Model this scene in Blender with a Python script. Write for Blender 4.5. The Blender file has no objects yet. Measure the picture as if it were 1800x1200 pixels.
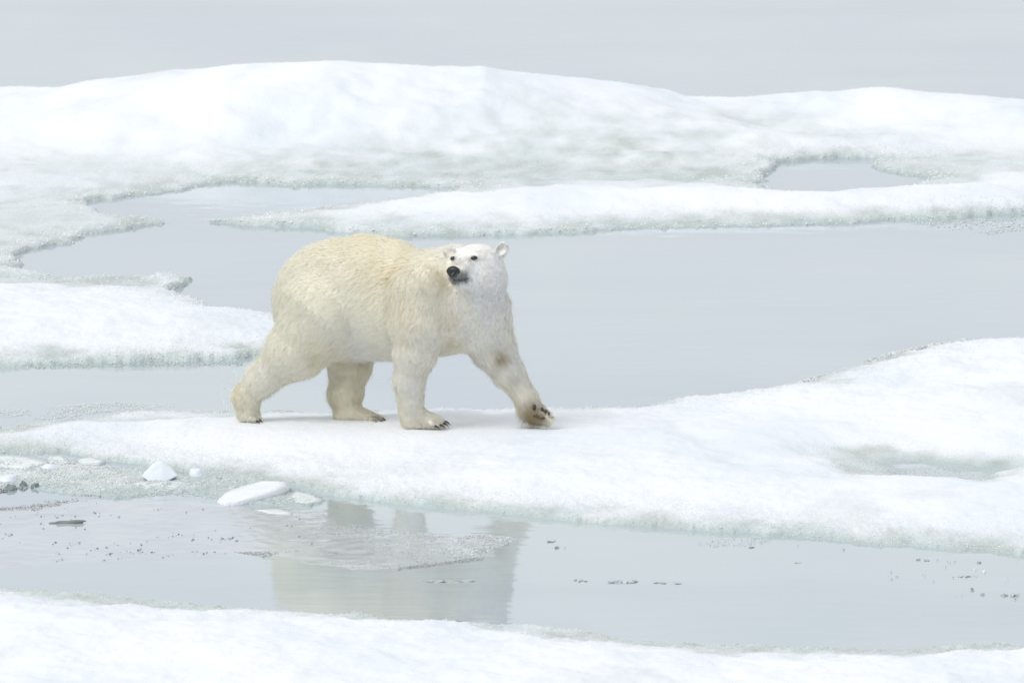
import bpy, bmesh, math, random
import numpy as np
from mathutils import Vector, Matrix, kdtree

rng = np.random.default_rng(7)
random.seed(7)
scene = bpy.context.scene
COL = scene.collection

# ------------------------------------------------------------------ camera
CAM_H, CAM_D = 9.97, 80.0
PITCH = math.radians(6.62)
FPX = 22222.0                      # focal length in photograph pixels (1800 wide)
cam_d = bpy.data.cameras.new('camera')
cam = bpy.data.objects.new('camera', cam_d)
COL.objects.link(cam)
cam.location = (0, -CAM_D, CAM_H)
cam.rotation_euler = (math.pi / 2 - PITCH, 0, 0)
cam_d.sensor_width = 36.0
cam_d.lens = 36.0 * FPX / 1800.0
cam_d.clip_start = 1.0
cam_d.clip_end = 20000.0
cam_d.dof.use_dof = True
cam_d.dof.focus_distance = 80.4
cam_d.dof.aperture_fstop = 8.0
scene.camera = cam

# ------------------------------------------------------------------ sky, sun, exposure
SUN_EL, SUN_AZ = math.radians(46), math.radians(-132)     # azimuth measured from +Y towards +X
world = bpy.data.worlds.new('World')
scene.world = world
world.use_nodes = True
wn, wl = world.node_tree.nodes, world.node_tree.links
wn.clear()
w_out = wn.new('ShaderNodeOutputWorld')
w_bg = wn.new('ShaderNodeBackground')
w_sky = wn.new('ShaderNodeTexSky')
w_sky.sky_type = 'NISHITA'
w_sky.sun_disc = False
w_sky.sun_elevation = SUN_EL
w_sky.sun_rotation = SUN_AZ
w_mix = wn.new('ShaderNodeMix')                           # an even overcast over the blue sky
w_mix.data_type = 'RGBA'
w_mix.inputs['Factor'].default_value = 0.86
w_mix.inputs[7].default_value = (7.7, 7.85, 8.1, 1)
wl.new(w_sky.outputs[0], w_mix.inputs[6])
wl.new(w_mix.outputs[2], w_bg.inputs['Color'])
w_bg.inputs['Strength'].default_value = 0.1
wl.new(w_bg.outputs[0], w_out.inputs[0])

sun_d = bpy.data.lights.new('sun', 'SUN')
sun_d.energy = 1.5
sun_d.angle = math.radians(35)
sun_d.color = (1.0, 0.97, 0.92)
sun = bpy.data.objects.new('sun', sun_d)
COL.objects.link(sun)
sdir = Vector((math.sin(SUN_AZ) * math.cos(SUN_EL), math.cos(SUN_AZ) * math.cos(SUN_EL), math.sin(SUN_EL)))
sun.rotation_euler = sdir.to_track_quat('Z', 'Y').to_euler()
sun.location = sdir * 30

scene.view_settings.view_transform = 'Standard'
scene.view_settings.look = 'None'
scene.view_settings.gamma = 1.0
scene.view_settings.exposure = 0.18
scene.cycles.max_bounces = 16
scene.cycles.diffuse_bounces = 14
scene.cycles.transmission_bounces = 16
scene.cycles.transparent_max_bounces = 8

# ------------------------------------------------------------------ layout helpers
CP, SP = math.cos(PITCH), math.sin(PITCH)


def ray(px, py):
    u, v = (px - 900.0) / FPX, (600.0 - py) / FPX
    return u, CP + v * SP, -SP + v * CP


def at_z(px, py, z=0.0):
    """the point of the place seen at a photo pixel, at height z"""
    dx, dy, dz = ray(px, py)
    t = (z - CAM_H) / dz
    return np.array((dx * t, dy * t - CAM_D, z))


def at_y(px, py, y):
    """the same at depth y"""
    dx, dy, dz = ray(px, py)
    t = (y + CAM_D) / dy
    return np.array((dx * t, y, CAM_H + dz * t))


S0 = 80.4 / FPX                    # metres per photo pixel at the bear


def _hash(ix, iy, seed):
    h = (ix.astype(np.int64) * 374761393 + iy.astype(np.int64) * 668265263 + seed * 974634777) & 0xFFFFFFFF
    h = ((h ^ (h >> 13)) * 1274126177) & 0xFFFFFFFF
    return ((h ^ (h >> 16)) & 0xFFFF) / 65535.0 * (2 * math.pi)


def perlin(x, y, seed=0):
    x, y = np.asarray(x, float), np.asarray(y, float)
    ix, iy = np.floor(x), np.floor(y)
    fx, fy = x - ix, y - iy
    ux, uy = fx * fx * fx * (fx * (fx * 6 - 15) + 10), fy * fy * fy * (fy * (fy * 6 - 15) + 10)
    r = []
    for oy in (0, 1):
        for ox in (0, 1):
            a = _hash(ix + ox, iy + oy, seed)
            r.append(np.cos(a) * (fx - ox) + np.sin(a) * (fy - oy))
    a = r[0] + ux * (r[1] - r[0])
    b = r[2] + ux * (r[3] - r[2])
    return (a + uy * (b - a)) * 1.5


def fbm(x, y, seed=0, octaves=4, gain=0.5):
    s, a = 0.0, 1.0
    for o in range(octaves):
        s = s + a * perlin(np.asarray(x) * 2 ** o, np.asarray(y) * 2 ** o, seed + 17 * o)
        a *= gain
    return s


def smooth(e0, e1, x):
    t = np.clip((x - e0) / (e1 - e0), 0, 1)
    return t * t * (3 - 2 * t)


def poly_sdf(X, Y, poly):
    """signed distance to a closed polygon, positive inside"""
    P = np.asarray(poly, float)
    Q = np.roll(P, -1, axis=0)
    d2 = np.full(X.shape, 1e9)
    inside = np.zeros(X.shape, bool)
    for (ax, ay), (bx, by) in zip(P, Q):
        ex, ey = bx - ax, by - ay
        wx, wy = X - ax, Y - ay
        t = np.clip((wx * ex + wy * ey) / (ex * ex + ey * ey + 1e-12), 0, 1)
        d2 = np.minimum(d2, (wx - ex * t) ** 2 + (wy - ey * t) ** 2)
        c = (ay > Y) != (by > Y)
        if ay != by:
            inside ^= c & (X < (bx - ax) * (Y - ay) / (by - ay) + ax)
    return np.where(inside, 1, -1) * np.sqrt(d2)


# ------------------------------------------------------------------ object helpers
def tag(o, label=None, cat=None, group=None, kind=None):
    if label: o['label'] = label
    if cat: o['category'] = cat
    if group: o['group'] = group
    if kind: o['kind'] = kind
    return o


def mesh_obj(name, verts, faces, mat, parent=None, smooth_shade=True, cols=None, attrs=None, normals=None):
    """faces: (n,3) or (n,4) int array or a list of lists"""
    me = bpy.data.meshes.new(name)
    if isinstance(faces, np.ndarray):
        k = faces.shape[1]
        me.vertices.add(len(verts))
        me.vertices.foreach_set('co', np.asarray(verts, np.float32).ravel())
        me.loops.add(faces.size)
        me.loops.foreach_set('vertex_index', faces.astype(np.int32).ravel())
        me.polygons.add(len(faces))
        me.polygons.foreach_set('loop_start', np.arange(0, faces.size, k, dtype=np.int32))
        me.polygons.foreach_set('loop_total', np.full(len(faces), k, np.int32))
        me.update(calc_edges=True)
    else:
        me.from_pydata([tuple(v) for v in verts], [], faces)
        me.update()
    if smooth_shade:
        me.polygons.foreach_set('use_smooth', np.ones(len(me.polygons), bool))
    if cols is not None:
        ca = me.color_attributes.new('tint', 'FLOAT_COLOR', 'POINT')
        c4 = np.ones((len(verts), 4), np.float32)
        c4[:, :3] = cols
        ca.data.foreach_set('color', c4.ravel())
    for an, av in (attrs or {}).items():
        a = me.attributes.new(an, 'FLOAT', 'POINT')
        a.data.foreach_set('value', np.asarray(av, np.float32))
    if normals is not None:
        me.normals_split_custom_set_from_vertices([tuple(n) for n in normals])
    me.materials.append(mat)
    o = bpy.data.objects.new(name, me)
    COL.objects.link(o)
    if parent: o.parent = parent
    return o


def new_mat(name):
    m = bpy.data.materials.new(name)
    m.use_nodes = True
    nt = m.node_tree
    nt.nodes.clear()
    out = nt.nodes.new('ShaderNodeOutputMaterial')
    p = nt.nodes.new('ShaderNodeBsdfPrincipled')
    nt.links.new(p.outputs[0], out.inputs[0])
    return m, nt, p, out


def mixc(nt, fac, a, b):
    n = nt.nodes.new('ShaderNodeMix')
    n.data_type = 'RGBA'
    for s, v in ((0, fac), (6, a), (7, b)):
        if hasattr(v, 'is_linked'): nt.links.new(v, n.inputs[s])
        elif s == 0: n.inputs[0].default_value = v
        else: n.inputs[s].default_value = (*v, 1)
    return n.outputs[2]


def noise(nt, scale, detail=3.0, vec_scale=(1, 1, 1), rough=0.5):
    tc = nt.nodes.new('ShaderNodeTexCoord')
    mp = nt.nodes.new('ShaderNodeMapping')
    mp.inputs['Scale'].default_value = vec_scale
    nt.links.new(tc.outputs['Object'], mp.inputs[0])
    n = nt.nodes.new('ShaderNodeTexNoise')
    n.inputs['Scale'].default_value = scale
    n.inputs['Detail'].default_value = detail
    n.inputs['Roughness'].default_value = rough
    nt.links.new(mp.outputs[0], n.inputs['Vector'])
    return n.outputs[0]


def ramp(nt, src, a, b, lo=0.0, hi=1.0):
    n = nt.nodes.new('ShaderNodeMapRange')
    n.inputs['From Min'].default_value = a
    n.inputs['From Max'].default_value = b
    n.inputs['To Min'].default_value = lo
    n.inputs['To Max'].default_value = hi
    nt.links.new(src, n.inputs['Value'])
    return n.outputs[0]


def attr(nt, name, out='Fac'):
    n = nt.nodes.new('ShaderNodeAttribute')
    n.attribute_name = name
    return n.outputs[out]


# ------------------------------------------------------------------ materials
def ice_material():
    m, nt, p, out = new_mat('snow_covered_ice')
    wet = attr(nt, 'wet')
    big = noise(nt, 0.9, 4, (1, 0.6, 1))
    snow = mixc(nt, ramp(nt, big, 0.42, 0.68), (0.845, 0.865, 0.905), (0.755, 0.80, 0.85))
    n2 = noise(nt, 5.0, 5, (1, 0.5, 1))
    wetc = mixc(nt, ramp(nt, n2, 0.35, 0.65), (0.45, 0.505, 0.455), (0.58, 0.655, 0.65))
    pits = ramp(nt, noise(nt, 38, 4, (1, .8, 1), .7), 0.40, 0.66)          # grey meltwater between the grains
    pm = nt.nodes.new('ShaderNodeMath'); pm.operation = 'MULTIPLY'
    nt.links.new(pits, pm.inputs[0]); nt.links.new(ramp(nt, attr(nt, 'rim'), 0, 1, 0.04, 0.5), pm.inputs[1])
    snow = mixc(nt, pm.outputs[0], snow, (0.62, 0.67, 0.655))
    wetc = mixc(nt, attr(nt, 'soak'), wetc, (0.45, 0.53, 0.53))
    nt.links.new(mixc(nt, wet, snow, wetc), p.inputs['Base Color'])
    r = nt.nodes.new('ShaderNodeMapRange')
    r.inputs['To Min'].default_value = 0.7
    r.inputs['To Max'].default_value = 0.22
    nt.links.new(wet, r.inputs['Value'])
    nt.links.new(r.outputs[0], p.inputs['Roughness'])
    p.inputs['IOR'].default_value = 1.31
    b1 = nt.nodes.new('ShaderNodeBump')
    b1.inputs['Strength'].default_value = 0.8
    rim = attr(nt, 'rim')
    nt.links.new(ramp(nt, rim, 0, 1, 0.004, 0.014), b1.inputs['Distance'])
    nt.links.new(noise(nt, 55, 3), b1.inputs['Height'])
    b2 = nt.nodes.new('ShaderNodeBump')
    b2.inputs['Strength'].default_value = 0.4
    b2.inputs['Distance'].default_value = 0.02
    nt.links.new(noise(nt, 11, 4), b2.inputs['Height'])
    nt.links.new(b2.outputs[0], b1.inputs['Normal'])
    nt.links.new(b1.outputs[0], p.inputs['Normal'])
    return m


def water_material():
    m, nt, p, out = new_mat('milky_sea_water')
    a = noise(nt, 0.22, 4, (1, 0.5, 1))
    b = noise(nt, 0.5, 3, (1, 0.3, 1))
    c = mixc(nt, ramp(nt, a, 0.35, 0.65), (0.36, 0.43, 0.495), (0.44, 0.51, 0.53))
    c = mixc(nt, ramp(nt, b, 0.45, 0.75, 0, 0.5), c, (0.49, 0.57, 0.54))
    st = noise(nt, 0.5, 3, (0.22, 1.0, 1))                # drifting bands of clearer water
    c = mixc(nt, ramp(nt, st, 0.48, 0.72, 0, 0.45), c, (0.33, 0.40, 0.43))
    nt.links.new(c, p.inputs['Base Color'])
    p.inputs['Roughness'].default_value = 0.03
    p.inputs['IOR'].default_value = 1.33
    bp = nt.nodes.new('ShaderNodeBump')
    bp.inputs['Strength'].default_value = 1.0
    bp.inputs['Distance'].default_value = 0.0028
    nt.links.new(noise(nt, 3.0, 3, (1.0, 1.6, 1)), bp.inputs['Height'])
    nt.links.new(bp.outputs[0], p.inputs['Normal'])
    return m


def skim_material():
    m, nt, p, out = new_mat('new_skim_ice')
    c = mixc(nt, ramp(nt, noise(nt, 2.2, 5, (1, 0.5, 1)), 0.35, 0.65), (0.43, 0.475, 0.53), (0.50, 0.55, 0.575))
    nt.links.new(c, p.inputs['Base Color'])
    p.inputs['Roughness'].default_value = 0.08
    p.inputs['IOR'].default_value = 1.31
    bp = nt.nodes.new('ShaderNodeBump')
    bp.inputs['Strength'].default_value = 0.6
    bp.inputs['Distance'].default_value = 0.002
    nt.links.new(noise(nt, 14, 5), bp.inputs['Height'])
    nt.links.new(bp.outputs[0], p.inputs['Normal'])
    return m


def grain_material():
    m, nt, p, out = new_mat('clear_ice_grains')
    nt.links.new(attr(nt, 'tint', 'Color'), p.inputs['Base Color'])
    p.inputs['Roughness'].default_value = 0.12
    p.inputs['IOR'].default_value = 1.31
    return m


def block_material(name, c1, c2, rough, trans=0.0):
    m, nt, p, out = new_mat(name)
    nt.links.new(mixc(nt, ramp(nt, noise(nt, 7, 4), 0.35, 0.65), c1, c2), p.inputs['Base Color'])
    p.inputs['Roughness'].default_value = rough
    p.inputs['IOR'].default_value = 1.31
    p.inputs['Transmission Weight'].default_value = trans
    bp = nt.nodes.new('ShaderNodeBump')
    bp.inputs['Strength'].default_value = 0.5
    bp.inputs['Distance'].default_value = 0.006
    nt.links.new(noise(nt, 45, 4), bp.inputs['Height'])
    nt.links.new(bp.outputs[0], p.inputs['Normal'])
    return m


def skin_material():
    m, nt, p, out = new_mat('bear_undercoat')
    nt.links.new(attr(nt, 'tint', 'Color'), p.inputs['Base Color'])
    p.inputs['Roughness'].default_value = 0.8
    p.inputs['Specular IOR Level'].default_value = 0.2
    bp = nt.nodes.new('ShaderNodeBump')
    bp.inputs['Strength'].default_value = 0.5
    bp.inputs['Distance'].default_value = 0.004
    nt.links.new(noise(nt, 120, 3), bp.inputs['Height'])
    nt.links.new(bp.outputs[0], p.inputs['Normal'])
    return m


def fur_material():
    m, nt, p, out = new_mat('bear_guard_hair')
    p.inputs['Roughness'].default_value = 0.75
    p.inputs['Specular IOR Level'].default_value = 0.1
    tint = attr(nt, 'tint', 'Color')
    nt.links.new(tint, p.inputs['Base Color'])
    tr = nt.nodes.new('ShaderNodeBsdfTranslucent')
    nt.links.new(tint, tr.inputs['Color'])
    mx = nt.nodes.new('ShaderNodeMixShader')
    mx.inputs[0].default_value = 0.35
    nt.links.new(p.outputs[0], mx.inputs[1])
    nt.links.new(tr.outputs[0], mx.inputs[2])
    nt.links.new(mx.outputs[0], out.inputs[0])
    return m


def plain_material(name, c, rough, coat=0.0):
    m, nt, p, out = new_mat(name)
    nt.links.new(mixc(nt, ramp(nt, noise(nt, 60, 3), 0.3, 0.7), c, tuple(x * 1.6 for x in c)), p.inputs['Base Color'])
    p.inputs['Roughness'].default_value = rough
    p.inputs['Coat Weight'].default_value = coat
    return m


M_ICE, M_WATER, M_SKIM, M_GRAIN = ice_material(), water_material(), skim_material(), grain_material()
M_SLAB = block_material('snowy_slab', (0.84, 0.86, 0.885), (0.77, 0.81, 0.85), 0.5)
M_CHUNK = block_material('smooth_white_ice', (0.78, 0.82, 0.87), (0.70, 0.76, 0.81), 0.3)
M_GLASSY = block_material('grey_green_glassy_ice', (0.66, 0.73, 0.72), (0.78, 0.83, 0.83), 0.2, 0.0)
M_DARKICE = block_material('dark_clear_ice', (0.16, 0.20, 0.19), (0.30, 0.35, 0.33), 0.1, 0.2)
M_LUMP = block_material('grey_clear_ice', (0.26, 0.31, 0.30), (0.56, 0.62, 0.60), 0.2)
M_SKIN, M_FUR = skin_material(), fur_material()
M_BLACK = plain_material('wet_black_nose', (0.010, 0.010, 0.011), 0.35)
M_EYE = plain_material('dark_eye', (0.008, 0.006, 0.005), 0.08, 0.5)
M_CLAW = plain_material('dark_claw', (0.022, 0.018, 0.016), 0.35)
M_STRAY = plain_material('pale_hair', (.9, .88, .8), .5)
M_PAD = plain_material('dark_paw_pad', (0.05, 0.038, 0.03), 0.8)

# ------------------------------------------------------------------ the sea
tag(mesh_obj('water', [(-3000, -200, 0), (3000, -200, 0), (3000, 6000, 0), (-3000, 6000, 0)], [[0, 1, 2, 3]], M_WATER, smooth_shade=False), kind='structure')


# ------------------------------------------------------------------ ice floes
def outline(pts):
    return np.array([at_z(p[0], p[1], p[2] if len(p) > 2 else 0.0)[:2] for p in pts])


def lumps(X, Y, H, mods, mask=1.0):
    """('add', px, py, z, rx, ry, amount) raises; ('to', px, py, z, rx, ry, height) levels towards a height"""
    WX, WY = .15 * fbm(X * 1.7, Y * 1.3, 801, 3, .5), .28 * fbm(X * 1.5, Y * 1.3, 811, 3, .5)
    for kind, px, py, z, rx, ry, v in mods:
        c = at_z(px, py, z)
        g = np.exp(-((X + WX - c[0]) / rx) ** 2 - ((Y + WY - c[1]) / ry) ** 2) * mask
        H = H + g * v if kind == 'add' else H * (1 - g) + v * g
    return H


def floe_field(X, Y, f):
    d = poly_sdf(X, Y, f['poly'])
    for hole in f.get('holes', ()):
        d = np.minimum(d, -poly_sdf(X, Y, hole))
    sd = f['seed']
    d = d + f.get('rag', 0.10) * fbm(X * 2.2, Y * 1.3, sd, 4, 0.6) + 0.035 * fbm(X * 14, Y * 9, sd + 5, 2)
    return d


def floe_height(X, Y, d, f):
    sd, T = f['seed'], f['thick']
    lip = f.get('lip', 0.03)
    dp = np.maximum(d, 0)
    ins = 1 - np.exp(-dp / f.get('ease', 1.2))
    lip = lip * (.25 + .75 * smooth(-.35, .25, fbm(X * .7, Y * .5, sd + 33, 3)))
    H = lip * smooth(0, 0.07, d) + (T - lip) * ins
    und = fbm(X * 0.9, Y * 0.55, sd + 40, 3) * f.get('wave', 0.02) + fbm(X * 3, Y * 2.0, sd + 50, 4, .6) * 0.013 - np.abs(fbm(X * 2.1, Y * 1.2, sd + 55, 3)) * .014 + .006
    H = H + und * f.get('fine', 1.0) * smooth(0.02, 0.8, d)
    if 'shape' in f:
        H = f['shape'](X, Y, H, d)
    if 'taper' in f: H = np.minimum(H, lip + (H - lip) * (1 - np.exp(-dp / f['taper'])))
    H = lumps(X, Y, H, f.get('mods', ()), smooth(0.0, 0.25, d))
    crumb = np.exp(-dp / 0.5)
    H = H + (np.abs(fbm(X * 17, Y * 13, sd + 60, 2)) * (0.004 + 0.013 * crumb) + perlin(X * 45, Y * 30, sd + 70) * (0.0015 + 0.005 * crumb)) * smooth(0, 0.05, d)
    H = np.where(d < 0, -0.02 + d * 0.9, H - 0.02 * (1 - smooth(0, 0.03, d)))
    return np.maximum(H, -0.30)


def make_floe(name, f, label):
    x0, x1, dx, y0, y1, dy = f['grid']
    xs = np.arange(x0, x1 + dx, dx)
    ys = np.arange(y0, y1 + dy, dy)
    X, Y = np.meshgrid(xs, ys)
    d = floe_field(X, Y, f)
    H = floe_height(X, Y, d, f)
    keep = d > -0.4
    ny, nx = X.shape
    idx = np.arange(nx * ny).reshape(ny, nx)
    q = keep[:-1, :-1] & keep[1:, :-1] & keep[:-1, 1:] & keep[1:, 1:]
    F = np.stack([idx[:-1, :-1][q], idx[:-1, 1:][q], idx[1:, 1:][q], idx[1:, :-1][q]], 1)
    used = np.unique(F)
    remap = np.full(nx * ny, -1, np.int64)
    remap[used] = np.arange(len(used))
    n = fbm(X * 3.0, Y * 1.6, f['seed'] + 90, 4, 0.6)
    wl_ = f.get('wetline', 0.05)
    wet = 1 - smooth(0.25 * wl_, wl_ * 1.7, H + n * wl_ * 0.45)
    wet = np.clip(wet, 0, 1) * f.get('wetness', 1.0)
    patch = smooth(.15, .75, fbm(X * .8, Y * .45, f['seed'] + 95, 4, .6)) * .20
    wet = np.maximum(wet, patch)
    for px_, py_, z_, rx_, ry_, a_ in f.get('wetzones', ()):
        c_ = at_z(px_, py_, z_)
        wet = np.maximum(wet, np.clip(.8 * a_ * np.exp(-((X - c_[0]) / rx_) ** 2 - ((Y - c_[1]) / ry_) ** 2) * (1 + .8 * n), 0, .95))
    soak = 1 - smooth(.004, .028, H + n * .006)
    rim = np.clip(np.exp(-np.maximum(d, 0) / f.get('rimw', 0.6)) * (1 + n * .8) + 1.1 * (1 - smooth(.03, .10, H + n * .02)), 0, 1)
    V = np.stack([X.ravel(), Y.ravel(), H.ravel()], 1)[used]
    o = mesh_obj(name, V, remap[F], M_ICE, attrs={'wet': wet.ravel()[used], 'rim': rim.ravel()[used], 'soak': soak.ravel()[used]})
    tag(o, label, 'ice floe', 'ice floes drifting side by side', 'thing')
    f['obj'] = o
    return o


OCT_V = np.array([(1, 0, 0), (-1, 0, 0), (0, 1, 0), (0, -1, 0), (0, 0, 1), (0, 0, -1)], float)
OCT_F = np.array([(0, 2, 4), (2, 1, 4), (1, 3, 4), (3, 0, 4), (2, 0, 5), (1, 2, 5), (3, 1, 5), (0, 3, 5)])


def rand_rot(n):
    q = rng.normal(size=(n, 4))
    q /= np.linalg.norm(q, axis=1, keepdims=True)
    w, x, y, z = q.T
    return np.stack([np.stack([1 - 2 * (y * y + z * z), 2 * (x * y - z * w), 2 * (x * z + y * w)], -1),
                     np.stack([2 * (x * y + z * w), 1 - 2 * (x * x + z * z), 2 * (y * z - x * w)], -1),
                     np.stack([2 * (x * z - y * w), 2 * (y * z + x * w), 1 - 2 * (x * x + y * y)], -1)], 1)


def grains(name, pts, size, tint, parent=None, flat=1.0, soft=False):
    n = len(pts)
    sc = size[:, None] * rng.uniform(0.5, 1.3, (n, 3))
    v = OCT_V[None] * sc[:, None, :] * rng.uniform(0.75, 1.25, (n, 6, 1))
    v = np.einsum('nij,nkj->nki', rand_rot(n), v)
    v[..., 2] *= flat
    v = v + pts[:, None, :]
    F = (OCT_F[None] + (np.arange(n) * 6)[:, None, None]).reshape(-1, 3)
    o = mesh_obj(name, v.reshape(-1, 3), F, M_GRAIN, parent, smooth_shade=soft, cols=np.repeat(tint, 6, axis=0))
    o['kind'] = 'stuff'
    return o


def edge_grains(f, count, band, smin, smax):
    """coarse loose ice grains sitting on the rim of a floe"""
    x0, x1, dx, y0, y1, dy = f['grid']
    got = []
    need = count
    while need > 0:
        X, Y = rng.uniform(x0, x1, need * 6), rng.uniform(y0, y1, need * 6)
        d = floe_field(X, Y, f)
        k = (d > 0.0) & ((f is not F_FAR) | (Y < np.interp(X, crest[:, 0], crest[:, 1]) - .5)) & (rng.random(len(X)) < np.exp(-np.maximum(d, 0) / band)) & (d < band * 4)
        X, Y, d = X[k][:need], Y[k][:need], d[k][:need]
        got.append(np.stack([X, Y, floe_height(X, Y, d, f)], 1))
        need -= len(X)
    P = np.concatenate(got)
    s = rng.uniform(smin, smax, len(P)) * rng.uniform(0.6, 1.2, len(P))
    P[:, 2] += s * 0.15
    g = rng.uniform(0.82, 0.97, len(P))
    t = np.stack([g * 0.97, g * 1.0, g * 0.99], 1)
    grains('ice_grains', P, s, t, f['obj'], soft=True)


# -- the far floe with its snow ridge and the bar that runs out from it
crest_px = [(-300, 168, .12), (0, 158, .16), (100, 153, .2), (200, 147, .3), (255, 135, .36), (300, 126, .42), (370, 118, .48), (440, 115, .52),
            (520, 110, .56), (570, 104, .60), (600, 104, .60), (660, 109, .57), (760, 117, .53), (800, 114, .54), (850, 114, .55), (880, 122, .50),
            (930, 131, .44), (1000, 140, .38), (1060, 149, .33), (1150, 156, .28), (1300, 154, .30), (1400, 155, .30), (1500, 158, .29),
            (1620, 167, .25), (1720, 175, .22), (1800, 180, .20), (2100, 190, .16)]
crest = np.array([at_z(*c) for c in crest_px])


def ridge_shape(X, Y, H, d):
    yc = np.interp(X, crest[:, 0], crest[:, 1])
    zc = np.interp(X, crest[:, 0], crest[:, 2]) + fbm(X * 1.6, X * 0 + 3.3, 301, 3) * 0.012
    t = yc - Y
    r = np.where(t > 0, np.exp(-(np.maximum(t, 0) / 2.9) ** 2), np.exp(-(np.minimum(t, 0) / 1.1) ** 2))
    rough = fbm(X * 1.1, Y * 0.8, 311, 4, .55) * 0.035 * np.exp(-((t - 2.4) / 2.0) ** 2)
    return H * (1 - r) + np.maximum(zc, 0.05) * r + rough * smooth(0, 0.5, d)


far_outline = outline([(-420, 486), (-200, 484), (0, 476), (32, 468), (38, 452), (70, 436), (130, 426), (180, 411), (232, 402), (290, 395), (294, 389),
                       (262, 381, .02), (220, 377, .03), (178, 372, .03), (160, 360, .03), (172, 352), (232, 346), (322, 336), (366, 326), (420, 321), (500, 325), (600, 327), (700, 329),
                       (770, 328), (800, 331), (790, 338, .03), (640, 351, .05), (560, 357, .05), (480, 369, .04), (440, 381, .03), (400, 386, .02),
                       (345, 390), (400, 394), (470, 398), (540, 402), (600, 408), (720, 416), (900, 412), (1000, 410), (1080, 403), (1250, 401),
                       (1400, 398), (1500, 393), (1560, 388), (1640, 386), (1720, 381), (1800, 378), (2000, 372), (2250, 372)])
back = np.array([(c[0], c[1] + 1.0 + 2.8 * c[2]) for c in crest[::-1]])
far_outline = np.vstack([far_outline, back])
pool = outline([(1330, 324, .02), (1340, 308), (1362, 290), (1440, 280), (1545, 277), (1556, 284), (1530, 291), (1575, 306), (1642, 312),
                (1600, 320, .06), (1500, 327, .09), (1400, 328, .09)])
F_FAR = dict(poly=far_outline, holes=[pool], fine=.55, wetzones=[(620, 305, .02, 1.2, 1.0, .9), (850, 298, .02, 1.3, 1.3, .95), (1050, 285, .02, 1.1, 1.7, .8), (1180, 258, .05, .8, 1.1, .6), (1340, 226, .06, .6, .9, .6), (1480, 240, .06, .8, .7, .5), (1700, 288, .04, .8, .8, .6), (130, 300, .04, 1.3, 1.1, .45), (60, 390, .04, 1.5, 1.5, .5), (1250, 305, .03, .6, .5, .7)], seed=11, thick=0.125, lip=0.03, ease=1.1, wave=0.02, rag=0.09, wetline=0.045,
             grid=(-8.8, 8.8, 0.024, 9.0, 27.0, 0.055), shape=ridge_shape, taper=0.55,
             mods=[('to', 700, 300, 0, 1.5, 1.5, .02), ('to', 900, 292, 0, 1.2, 1.5, .018), ('to', 1090, 285, 0, .9, 1.5, .025), ('to', 1120, 316, 0, .8, .5, .02),
                   ('to', 480, 305, 0, .9, .9, .035), ('to', 1250, 318, 0, .5, .35, .02), ('to', 120, 300, 0, 1.2, 1.2, .05), ('to', 60, 380, 0, 1.4, 1.2, .05), ('to', 100, 420, 0, .9, .8, .035),
                   ('to', 1330, 212, .08, .55, 1.0, .05), ('to', 1470, 228, .08, .9, .9, .05), ('to', 1720, 285, 0, .9, .9, .04), ('to', 1255, 188, .12, .35, 1.0, .10), ('add', 1120, 190, .2, .8, 1.2, .08),
                   ('add', 850, 215, .2, .8, 1.0, .10), ('add', 620, 235, .2, 1.4, 1.0, .08), ('add', 250, 210, .2, 1.2, .8, .10), ('add', 1100, 225, .2, .9, .9, .09),
                   ('add', 60, 190, .15, .9, .7, .10), ('add', 1500, 200, .1, .9, .6, .07), ('add', 1750, 215, .1, .8, .6, .07),
                   ('add', 900, 345, .1, 1.5, .6, .05), ('add', 1300, 345, .1, 1.6, .6, .05), ('add', 1700, 340, .1, 1.2, .8, .06), ('add', 1150, 293, 0, .5, .3, .05)])
make_floe('ice_floe', F_FAR, 'far wide ice floe with a snow ridge, a small round pool and a long bar')
edge_grains(F_FAR, 9000, 0.12, 0.004, 0.009)

# -- the floe at the left edge behind the bear
F_LEFT = dict(poly=outline([(-420, 665), (-200, 652), (0, 646), (100, 642), (200, 640), (300, 637), (430, 633), (500, 622), (560, 600, .02), (575, 570, .08), (540, 545, .12),
                            (475, 531, .13), (400, 526, .12), (335, 520, .04), (290, 514, .02), (320, 500, .015), (338, 490, .01), (300, 485, .01), (250, 491, .01), (180, 487, .01), (120, 490, .01), (60, 481, .01), (20, 470, .01), (-200, 480, .01), (-420, 540)]),
              seed=23, thick=0.14, lip=0.045, ease=1.0, wave=0.015, rag=0.06, wetline=0.05, grid=(-6.5, -0.8, 0.016, 1.5, 11.5, 0.035),
              mods=[('to', 100, 500, 0, 2.2, .55, .02), ('to', 270, 502, 0, .6, .5, .018), ('to', -100, 500, 0, 1.2, .6, .03), ('add', 60, 545, .1, 1.4, .8, .03), ('add', 380, 560, .1, .8, 1.0, .02)])
make_floe('ice_floe', F_LEFT, 'flat snowy ice floe at the left edge behind the bear\'s hind legs')
edge_grains(F_LEFT, 6000, 0.12, 0.003, 0.007)


# -- the floe the bear walks on
def bear_ground(X, Y, H, d):
    g = np.exp(-((X + 0.75) / 1.5) ** 4 - ((Y + 0.05) / 0.75) ** 4)
    return H * (1 - g) + (0.157 + fbm(X * 6, Y * 4, 77, 3) * 0.003) * g


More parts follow.
